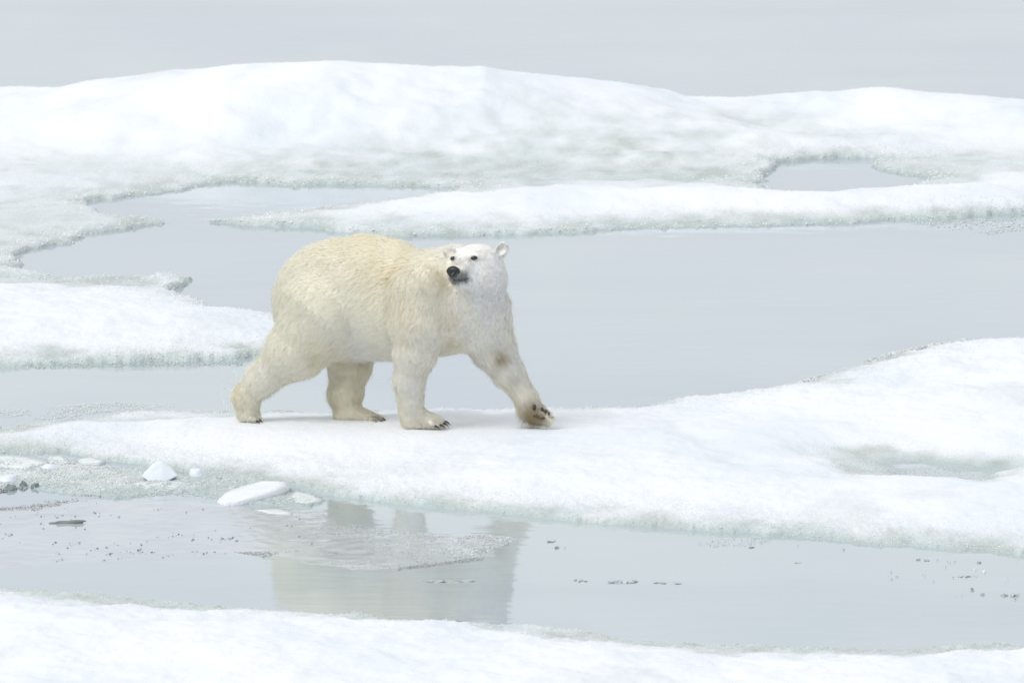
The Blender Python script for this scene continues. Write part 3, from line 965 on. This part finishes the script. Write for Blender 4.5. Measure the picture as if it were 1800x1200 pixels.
def surface(step, lo, hi, iso):
    xs, ys, zs = [np.arange(l, h, step) for l, h in zip(lo, hi)]
    f = np.full((len(xs), len(ys), len(zs)), 1.0, np.float32)
    for p in prims:
        if p[0] == 'cone':
            mn = np.minimum(p[1] - p[3], p[2] - p[4]); mx = np.maximum(p[1] + p[3], p[2] + p[4])
        else:
            e = p[2].max(); mn, mx = p[1] - e, p[1] + e
        m = 0.13
        sl = tuple(slice(max(int((a - m - l) / step), 0), max(int((b + m - l) / step) + 2, 0)) for a, b, l in zip(mn, mx, lo))
        G = np.stack(np.meshgrid(xs[sl[0]], ys[sl[1]], zs[sl[2]], indexing='ij'), -1)
        if G.size == 0: continue
        f[sl] = smin(f[sl], sd_prim(p, G), p[-1])
    for c, r, R in CARVE:
        m = 0.1
        sl = tuple(slice(int((a - m - l) / step), int((a + m - l) / step) + 2) for a, l in zip(c, lo))
        G = np.stack(np.meshgrid(xs[sl[0]], ys[sl[1]], zs[sl[2]], indexing='ij'), -1)
        f[sl] = -smin(-f[sl], sd_prim(('ell', c, r, R, 0), G), 0.01)
    f -= iso
    ins = f < 0
    n = [s - 1 for s in f.shape]
    cs = sum(ins[i:i + n[0], j:j + n[1], k:k + n[2]].astype(np.int8) for i in (0, 1) for j in (0, 1) for k in (0, 1))
    act = (cs > 0) & (cs < 8)
    ci = np.argwhere(act)
    vid = np.full(act.shape, -1, np.int64)
    vid[act] = np.arange(len(ci))
    acc = np.zeros((len(ci), 3)); cnt = np.zeros(len(ci))
    corners = [(i, j, k) for i in (0, 1) for j in (0, 1) for k in (0, 1)]
    val = {c: f[ci[:, 0] + c[0], ci[:, 1] + c[1], ci[:, 2] + c[2]] for c in corners}
    for a in corners:
        for ax_ in range(3):
            if a[ax_]: continue
            b = tuple(v + (1 if i == ax_ else 0) for i, v in enumerate(a))
            va, vb = val[a], val[b]
            s = (va < 0) != (vb < 0)
            t = np.where(s, va / np.where(s, va - vb, 1), 0)
            pnt = np.array(a, float)[None] + t[:, None] * (np.array(b) - np.array(a))[None]
            acc[s] += pnt[s]; cnt[s] += 1
    V = (ci + acc / cnt[:, None]) * step + np.array([xs[0], ys[0], zs[0]])
    quads = []
    for ax_ in range(3):
        u, w = [(1, 2), (2, 0), (0, 1)][ax_]
        A = ins
        sl0 = [slice(None)] * 3; sl1 = [slice(None)] * 3
        sl0[ax_] = slice(0, -1); sl1[ax_] = slice(1, None)
        ch = A[tuple(sl0)] != A[tuple(sl1)]
        e = np.argwhere(ch)
        e = e[(e[:, u] > 0) & (e[:, w] > 0)]
        e = e[(e[:, u] < n[u]) & (e[:, w] < n[w]) & (e[:, ax_] < n[ax_])]
        du = np.zeros(3, int); du[u] = 1
        dw = np.zeros(3, int); dw[w] = 1
        q = np.stack([vid[tuple((e - du - dw).T)], vid[tuple((e - dw).T)], vid[tuple(e.T)], vid[tuple((e - du).T)]], 1)
        flip = ~A[tuple(e.T)]
        q[flip] = q[flip][:, ::-1]
        quads.append(q)
    return V, np.concatenate(quads)


allp = np.concatenate([[p[1] for p in prims], [p[2] for p in prims if p[0] == 'cone']])
V, Q = surface(0.0085, allp.min(0) - 0.48, allp.max(0) + 0.48, -0.013)
# keep the paws on the snow
V[:, 2] = np.maximum(V[:, 2], 0.147)


def smooth_mesh(V, Q, it):
    E = np.concatenate([Q[:, [0, 1]], Q[:, [1, 2]], Q[:, [2, 3]], Q[:, [3, 0]]])
    E = np.concatenate([E, E[:, ::-1]])
    deg = np.bincount(E[:, 0], minlength=len(V))[:, None]
    for _ in range(it):
        A = np.stack([np.bincount(E[:, 0], weights=V[E[:, 1], c], minlength=len(V)) for c in range(3)], 1) / deg
        V = V + (A - V) * 0.5
    return V


V = smooth_mesh(V, Q, 2)


def vnormals(V, Q):
    N = np.cross(V[Q[:, 2]] - V[Q[:, 0]], V[Q[:, 3]] - V[Q[:, 1]])
    A = np.zeros_like(V)
    for c in range(4):
        for d_ in range(3):
            A[:, d_] += np.bincount(Q[:, c], weights=N[:, d_], minlength=len(V))
    return A / (np.linalg.norm(A, axis=1, keepdims=True) + 1e-12)


N = vnormals(V, Q)


def wob(P, freq, seed, n=7):
    r = np.random.default_rng(seed)
    k = r.normal(size=(n, 3)) * freq
    ph = r.uniform(0, 6.28, n)
    return np.sin(P @ k.T + ph).sum(1) / math.sqrt(n)


CREAM = np.array((.993, .965, .82))
WHITE = np.array((.98, .975, .955))
spots = [  # px, py, depth, radius in px, colour, strength
    (845, 468, -.40, 98, WHITE, 1.0), (858, 550, -.42, 92, WHITE, .8), (900, 640, -.25, 55, WHITE, .6), (640, 630, -.05, 70, WHITE, .55), (730, 680, -.40, 60, WHITE, .6), (600, 570, -.02, 60, WHITE, .4), (740, 600, -.42, 40, WHITE, .35), (610, 500, -.05, 60, WHITE, .25),
    (480, 660, .10, 50, WHITE, .4),
    (772, 500, -.36, 32, (.84, .74, .47), .8), (568, 604, .00, 34, (.86, .77, .50), .8), (640, 450, .10, 70, (.93, .86, .64), .6), (700, 480, -.2, 60, (.90, .81, .56), .5), (790, 560, -.42, 26, (.84, .76, .52), .5), (800, 602, -.35, 22, (.82, .74, .50), .7),  # yellow stains; the neck and shoulder-crease patches paint shade into the coat
    (720, 560, -.40, 40, (.91, .84, .64), .5), (416, 690, .18, 22, (.88, .76, .50), .8), (735, 640, -.40, 25, (.86, .79, .58), .3),
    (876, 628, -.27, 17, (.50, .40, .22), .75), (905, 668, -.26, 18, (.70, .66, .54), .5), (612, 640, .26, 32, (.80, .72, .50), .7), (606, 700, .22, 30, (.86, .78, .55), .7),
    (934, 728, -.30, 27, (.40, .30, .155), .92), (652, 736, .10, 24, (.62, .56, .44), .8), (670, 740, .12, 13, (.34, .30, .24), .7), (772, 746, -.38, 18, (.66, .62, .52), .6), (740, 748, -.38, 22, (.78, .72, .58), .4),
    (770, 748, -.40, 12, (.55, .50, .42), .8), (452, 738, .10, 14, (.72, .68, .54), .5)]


def bear_colour(P):
    C = np.tile(CREAM, (len(P), 1))
    wv = 1 + .40 * wob(P, 18, 3)[:, None] + .14 * wob(P * np.array((1.5, 1, .6)), 70, 4)[:, None]
    for px, py, y, r, c, s in spots:
        g = np.exp(-(((P - B(px, py, y)) ** 2).sum(1)) / (r * S0) ** 2)[:, None] * s * np.clip(wv, .3, 1.6)
        g = np.clip(g, 0, 1)
        C = C * (1 - g) + np.array(c) * g
    h = (P - HC) @ RH / S0                                   # head coordinates in pixels
    l, f_, u = h.T
    inh = smooth(100, 88, np.linalg.norm(h, axis=1)) * smooth(34, 26, np.abs(l))
    # grizzled skin showing on the muzzle, darkest at the lips
    side = smooth(50, 62, f_) * smooth(-6, -13, u) * smooth(-27, -22, u) * inh
    C = C * (1 - .75 * side[:, None]) + np.array((.07, .07, .075)) * .75 * side[:, None]
    lip = np.exp(-((u + 23 + .10 * (f_ - 50)) / 2.0) ** 2) * smooth(42, 50, f_) * inh * smooth(30, 22, np.abs(l))
    C = C * (1 - lip[:, None]) + np.array((.012, .012, .013)) * lip[:, None]
    for e_, sg in zip(EYES, (-1, 1)):                        # dark rims, drawn out towards the nose
        q = (P - e_) @ RH / S0
        g = np.exp(-((q[:, 0] + sg * 1.5) / 8.5) ** 2 - ((q[:, 2] + .5) / 4.6) ** 2 - (q[:, 1] / 10) ** 2) * .75
        C = C * (1 - g[:, None]) + np.array((.06, .055, .05)) * g[:, None]
    bridge = smooth(48, 60, f_) * np.exp(-(l / 9) ** 2) * smooth(-6, 4, u) * .5 * inh
    C = C * (1 - bridge[:, None]) + np.array((.50, .38, .26)) * bridge[:, None]
    for c, r, R in CARVE:
        q = (P - c) @ R / (r + .012)
        g = (np.exp(-np.maximum((q ** 2).sum(1) - .9, 0) * 2.2) * .35)[:, None]
        C = C * (1 - g) + np.array((.10, .09, .085)) * g
        q = (P - c) @ R / S0
        g = (np.exp(-((q[:, 0] - (3.5 if c is CARVE[1][0] else -3.5)) / 4.2) ** 2 - ((q[:, 2] + 2) / 7) ** 2 - (q[:, 1] / 14) ** 2))[:, None]
        C = C * (1 - g) + np.array((.06, .055, .05)) * g
    return np.clip(C, 0, 1)


VC = bear_colour(V)
body = mesh_obj('body', V - BL, Q, M_SKIN, bear, cols=VC ** .7 * .97)

# ---- fur
bones = [  # flow runs from the first point to the second
    (B(790, 445, -.10), B(640, 425, .2), 1), (B(640, 420, .2), B(500, 500, .38), 1), (B(770, 520, -.3), B(640, 580, -.02), 1), (B(640, 500, -.05), B(520, 600, .1), 1), (B(720, 600, -.2), B(600, 640, .1), 1),
    (B(760, 500, -.3), B(740, 600, -.35), 1), (B(735, 610, -.32), B(722, 740, -.3), 1), (B(830, 560, -.3), B(870, 620, -.2), 1), (B(870, 620, -.2), B(930, 712, -.22), 1),
    (B(560, 560, .1), B(500, 640, .1), 1), (B(520, 625, .1), B(436, 690, .16), 1), (B(436, 690, .16), B(440, 736, .16), 1), (B(622, 600, .4), B(608, 730, .25), 1),
    (B(605, 728, .24), B(665, 742, .17), .8), (B(725, 732, -.3), B(780, 748, -.3), .8), (B(930, 712, -.22), B(950, 745, -.26), .8),
    (B(850, 500, -.35), B(815, 590, -.40), 1), (B(885, 490, -.25), B(885, 580, -.28), 1), (B(800, 470, -.2), B(770, 520, -.25), 1)]


def flow_at(P):
    Fv = np.zeros_like(P)
    for a, b, w in bones:
        ab = b - a
        t = np.clip(((P - a) @ ab) / ab.dot(ab), 0, 1)
        d2 = ((P - (a + t[:, None] * ab)) ** 2).sum(1)
        Fv += (w / (d2 + .0025) ** 2)[:, None] * (ab / np.linalg.norm(ab))
    Fv /= np.linalg.norm(Fv, axis=1, keepdims=True) + 1e-9
    nose = Hd(0, 78, -8)
    away = P - nose
    away /= np.linalg.norm(away, axis=1, keepdims=True) + 1e-9
    hw = head_weight(P)[:, None]
    return Fv * (1 - hw) + away * hw


def head_weight(P):
    return np.exp(-np.maximum(((P - HC) ** 2).sum(1) - (.15) ** 2, 0) / .014)


tri = np.concatenate([Q[:, [0, 1, 2]], Q[:, [0, 2, 3]]])
area = np.linalg.norm(np.cross(V[tri[:, 1]] - V[tri[:, 0]], V[tri[:, 2]] - V[tri[:, 0]]), axis=1)


def sample(n):
    t = rng.choice(len(tri), n, p=area / area.sum())
    u, v = rng.random(n), rng.random(n)
    s = u + v > 1
    u[s], v[s] = 1 - u[s], 1 - v[s]
    w = np.stack([1 - u - v, u, v], 1)[..., None]
    P = (V[tri[t]] * w).sum(1)
    Nn = (N[tri[t]] * w).sum(1)
    return P, Nn / np.linalg.norm(Nn, axis=1, keepdims=True)


NH = 260000
P, Nn = sample(NH)
hp = (P - HC) @ RH / S0
hw = head_weight(P)
fluff = smooth(-6, -24, hp[:, 2]) * smooth(44, 20, hp[:, 1])
L = .050 * (1 - hw) + (.016 + .022 * fluff) * hw
L = np.where(hw > .5, L * (1 - .82 * smooth(30, 48, hp[:, 1])), L)
paw = P[:, 2] < .21
for c, r in ((B(640, 736, .2), .12), (B(750, 742, -.3), .12), (B(445, 732, .15), .07)):
    g = np.exp(-((P - c) ** 2).sum(1) / r ** 2)
    L = L * (1 - .30 * g)
for c, r, m_ in ((B(920, 735, -.26), .08, .9), (B(412, 700, .17), .09, .7), (B(575, 690, .27), .10, .4), (B(695, 660, -.3), .10, .4), (B(860, 660, -.2), .08, .5), (B(640, 640, .0), .15, .2)):
    g = np.exp(-((P - c) ** 2).sum(1) / r ** 2)
    L = L * (1 + m_ * g)
# bare where the nose, eyes and lips are
bald = np.zeros(NH, bool)
for e in EYES: bald |= ((P - e) ** 2).sum(1) < (6.5 * S0) ** 2
bald |= (hp[:, 1] > 68) & (hw > .5) & (hp[:, 2] > -22)
for c, r, R_ in CARVE: bald |= ((((P - c) @ R_ / (r + .012)) ** 2).sum(1) < 1.1)
bald |= P[:, 2] < .152
keep = ~bald & (rng.random(NH) < np.where(hw > .5, 1.0, 1.0))
P, Nn, L, hp, hw = P[keep], Nn[keep], L[keep], hp[keep], hw[keep]
n = len(P)
L *= rng.uniform(.65, 1.2, n)
Fl = flow_at(P)
Fl += .13 * np.stack([wob(P, 18, 30 + i) for i in range(3)], 1) + .07 * np.stack([wob(P, 60, 40 + i) for i in range(3)], 1) * (1 - .5 * hw[:, None]) + rng.normal(0, .09, (n, 3))
Fl -= Nn * (Fl * Nn).sum(1, keepdims=True)
Fl /= np.linalg.norm(Fl, axis=1, keepdims=True) + 1e-9
lift = np.clip(rng.normal(.30, .08, n), .10, .8)[:, None]
L = L[:, None]
stand = (rng.random(n) < .05)[:, None]
lift = np.where(stand, lift + .45 * (1 - hw[:, None]), lift)
mid = P + L * .5 * (Fl * .82 + Nn * lift * 1.15)
tip = P + L * (Fl * .93 + Nn * lift * .70)
# clumps: tips lean together
nc = 20000
ci = rng.choice(n, nc, replace=False)
kd = kdtree.KDTree(nc)
for i, j in enumerate(ci): kd.insert(P[j], i)
kd.balance()
near = np.array([kd.find(p)[1] for p in P])
ct = tip[ci][near]
pull = rng.uniform(.05, .5, n)[:, None] * np.clip(1 - .6 * hw[:, None], 0, 1)
same = (np.linalg.norm(ct - tip, axis=1) < .05)[:, None]
tip = np.where(same, tip * (1 - pull) + ct * pull, tip)
mid = np.where(same, mid * (1 - pull * .3) + mid[ci][near] * pull * .3, mid)
dang = (((P - B(932, 732, -.25)) ** 2).sum(1) < .085 ** 2) & (Nn[:, 2] < .15) & (rng.random(n) < .35)
dd = np.array((-.30, -.05, -1.0)) + rng.normal(0, .28, (n, 3))
tip = np.where(dang[:, None], P + dd * L * .95, tip)
mid = np.where(dang[:, None], P + dd * L * .5 + Nn * .006, mid)
tip[:, 2] = np.maximum(tip[:, 2], .151)
side = np.cross(Fl, Nn)
roll = rng.normal(0, .55, n)[:, None]
side = side * np.cos(roll) + Nn * np.sin(roll)
W0 = (.00105 * rng.uniform(.7, 1.4, n) * (1 - .35 * hw))[:, None]
root = P - Nn * .003
HV = np.stack([root - side * W0, root + side * W0, mid + side * W0 * .8, mid - side * W0 * .8, tip], 1)
hn = Nn + .06 * side * rng.normal(0, 1, (n, 1)) + .25 * Fl
hn /= np.linalg.norm(hn, axis=1, keepdims=True)
base = np.arange(n)[:, None] * 5
HF_ = np.stack([base + np.array([[0, 1, 2]]), base + np.array([[0, 2, 3]]), base + np.array([[3, 2, 4]])], 1).reshape(-1, 3)
hc = bear_colour(P) ** .66 * rng.uniform(.975, 1.012, (n, 1))
cl = rng.uniform(.972, 1.012, nc)[near][:, None]
hc = np.clip(hc * cl, 0, .992)
hc5 = np.repeat(hc[:, None], 5, 1)
hc5[:, :2] *= .97  # roots tinted darker: shade in the gaps between clumps put into the colour
fur = mesh_obj('fur', HV.reshape(-1, 3) - BL, HF_, M_FUR, bear, cols=np.clip(hc5.reshape(-1, 3), 0, 1), normals=np.repeat(hn, 5, axis=0))
fur['kind'] = 'stuff'


# ---- face, claws, pads
def lathe_blob(name, c, r, R, mat, parent=bear, dent=None, seg=16):
    bm = bmesh.new()
    bmesh.ops.create_uvsphere(bm, u_segments=seg, v_segments=seg * 2 // 3, radius=1)
    vs = np.array([v.co for v in bm.verts])
    if dent is not None: vs = dent(vs)
    vs = (vs * np.asarray(r)) @ R.T + c - BL
    for v, p_ in zip(bm.verts, vs): v.co = p_
    me = bpy.data.meshes.new(name)
    bm.to_mesh(me); bm.free()
    for p_ in me.polygons: p_.use_smooth = True
    me.materials.append(mat)
    o = bpy.data.objects.new(name, me)
    COL.objects.link(o); o.parent = parent
    return o


def nose_shape(v):
    l, f_, u = v.T.copy()
    l = l * (1 + .22 * smooth(-.6, .6, u) - .18 * smooth(.2, -1, u))     # broad above, narrow below
    f_ = f_ + .12 * u
    for s in (-1, 1):                                                   # nostrils
        g = np.exp(-((l - s * .52) / .24) ** 2 - ((u + .12) / .30) ** 2) * (f_ > 0)
        f_ = f_ - .45 * g
    g = np.exp(-(l / .10) ** 2) * (f_ > 0) * smooth(.3, -.4, u)
    return np.stack([l, f_ - .18 * g, u], 1)


lathe_blob('nose', Hd(0, 79.5, -12.5), np.array((11.4, 9.2, 11.0)) * S0, RH, M_BLACK, dent=nose_shape, seg=32)
for e, s in zip(EYES, (-1, 1)):
    fw = HF * .86 + HL * .5 * s
    fw /= np.linalg.norm(fw)
    sd = np.cross(fw, HU); sd /= np.linalg.norm(sd)
    Re = np.stack([sd, fw, np.cross(sd, fw)], 1)
    lathe_blob('eye', e, np.array((6.2, 4.5, 4.0)) * S0, Re, M_EYE)


def claw(p, d, length, r, droop=.5):
    d = np.array(d) / np.linalg.norm(d)
    up = np.array((0, 0, 1.0)); sd = np.cross(d, up); sd /= np.linalg.norm(sd)
    vs, fs = [], []
    for i in range(6):
        t = i / 5
        c = p + d * length * t - up * droop * length * t * t + up * .25 * length * t * (1 - t)
        rr = r * (1 - t) ** .7 + .0004
        for k in range(7):
            a = 2 * math.pi * k / 7
            vs.append(c + (sd * math.cos(a) * .8 + up * math.sin(a)) * rr - BL)
    for i in range(5):
        for k in range(7):
            fs.append([i * 7 + k, i * 7 + (k + 1) % 7, (i + 1) * 7 + (k + 1) % 7, (i + 1) * 7 + k])
    mesh_obj('claw', vs, fs, M_CLAW, bear)


for px, py, dy in ((667, 733, .10), (674, 735, .05), (676, 738, .0), (672, 741, -.05), (664, 743, -.09)):
    claw(B(px - 4, py, .15 + dy), (1, -.35, -.1), .042, .0085)
for px, py, dy in ((783, 740, .07), (786, 741, .03), (783, 744, -.03), (777, 747, -.08), (768, 749, -.12)):
    claw(B(px - 4, py, -.32 + dy), (1, -.35, -.1), .042, .0085)
for px, py, dy in ((456, 737, .04), (459, 738, -.01), (454, 740, -.06)):
    claw(B(px - 3, py, .12 + dy), (.9, -.4, -.3), .03, .007)
for px, py, dy in ((970, 733, -.02),):
    claw(B(px, py, -.27 + dy), (.9, -.4, .1), .022, .005)
RP = RH
for px, py, rx, rz in ((939, 716, 3.6, 5.5), (953, 719, 3.0, 3.6), (959, 723, 2.8, 3.6), (965, 727, 2.2, 3.4), (943, 731, 6, 2.4), (954, 735, 4.5, 2)):
    lathe_blob('paw_pad', B(px, py, -.296), np.array((rx, 5, rz)) * S0, np.eye(3), M_PAD, dent=lambda v: v * (1 + .22 * np.sin(v[:, :1] * 4.1 + px) * np.cos(v[:, 2:] * 3.7 + py)))


# the dark line of the lips, laid on the muzzle
def on_muzzle(f_, u, sgn):
    best = None
    for l in np.arange(34, 0, -.5):
        p_ = Hd(l * sgn, f_, u)
        if min(float(sd_prim(q, p_)) for q in prims[HEAD0:]) < -.004: return p_
    return Hd(0, f_, u)


for sgn in (-1, 1):
    path = [Hd(0, 80, -24)] + [on_muzzle(f_, u, sgn) for f_, u in ((76, -25.5), (72, -26), (67, -26), (62, -25.5), (57, -24.5), (53, -22.5))]
    vs, fs = [], []
    for i, p_ in enumerate(path):
        r_ = (2.4, 3.0, 3.2, 3.2, 2.9, 2.3, .7)[i] * S0
        for k in range(6):
            a = math.pi * 2 * k / 6
            vs.append(p_ + (HL * sgn * math.cos(a) * .8 + HU * math.sin(a)) * r_ - BL)
    for i in range(len(path) - 1):
        for k in range(6):
            fs.append([i * 6 + k, i * 6 + (k + 1) % 6, (i + 1) * 6 + (k + 1) % 6, (i + 1) * 6 + k])
    mesh_obj('lip', vs, fs, M_BLACK, bear)
# a few long stray hairs trailing from the hock
for k in range(5):
    p0 = B(414 - k * 1.5, 672 + k * 9, .18)
    vs, fs = [], []
    for i in range(9):
        t = i / 8
        c = p0 + np.array((-.05 - .012 * k, 0, 0)) * t * (1 + .3 * math.sin(k)) + np.array((.02 * math.sin(5 * t + k), 0, .05 * math.sin(3.2 * t) - .06 * t * (k - 1)))
        w_ = .0011 * (1 - .7 * t)
        vs += [c + np.array((0, 0, w_)) - BL, c + np.array((w_, w_, -w_)) - BL, c + np.array((-w_, w_, -w_)) - BL]
    for i in range(8):
        for q in range(3): fs.append([i * 3 + q, i * 3 + (q + 1) % 3, i * 3 + 3 + (q + 1) % 3, i * 3 + 3 + q])
    o = mesh_obj('stray_hair', vs, fs, M_STRAY, bear)
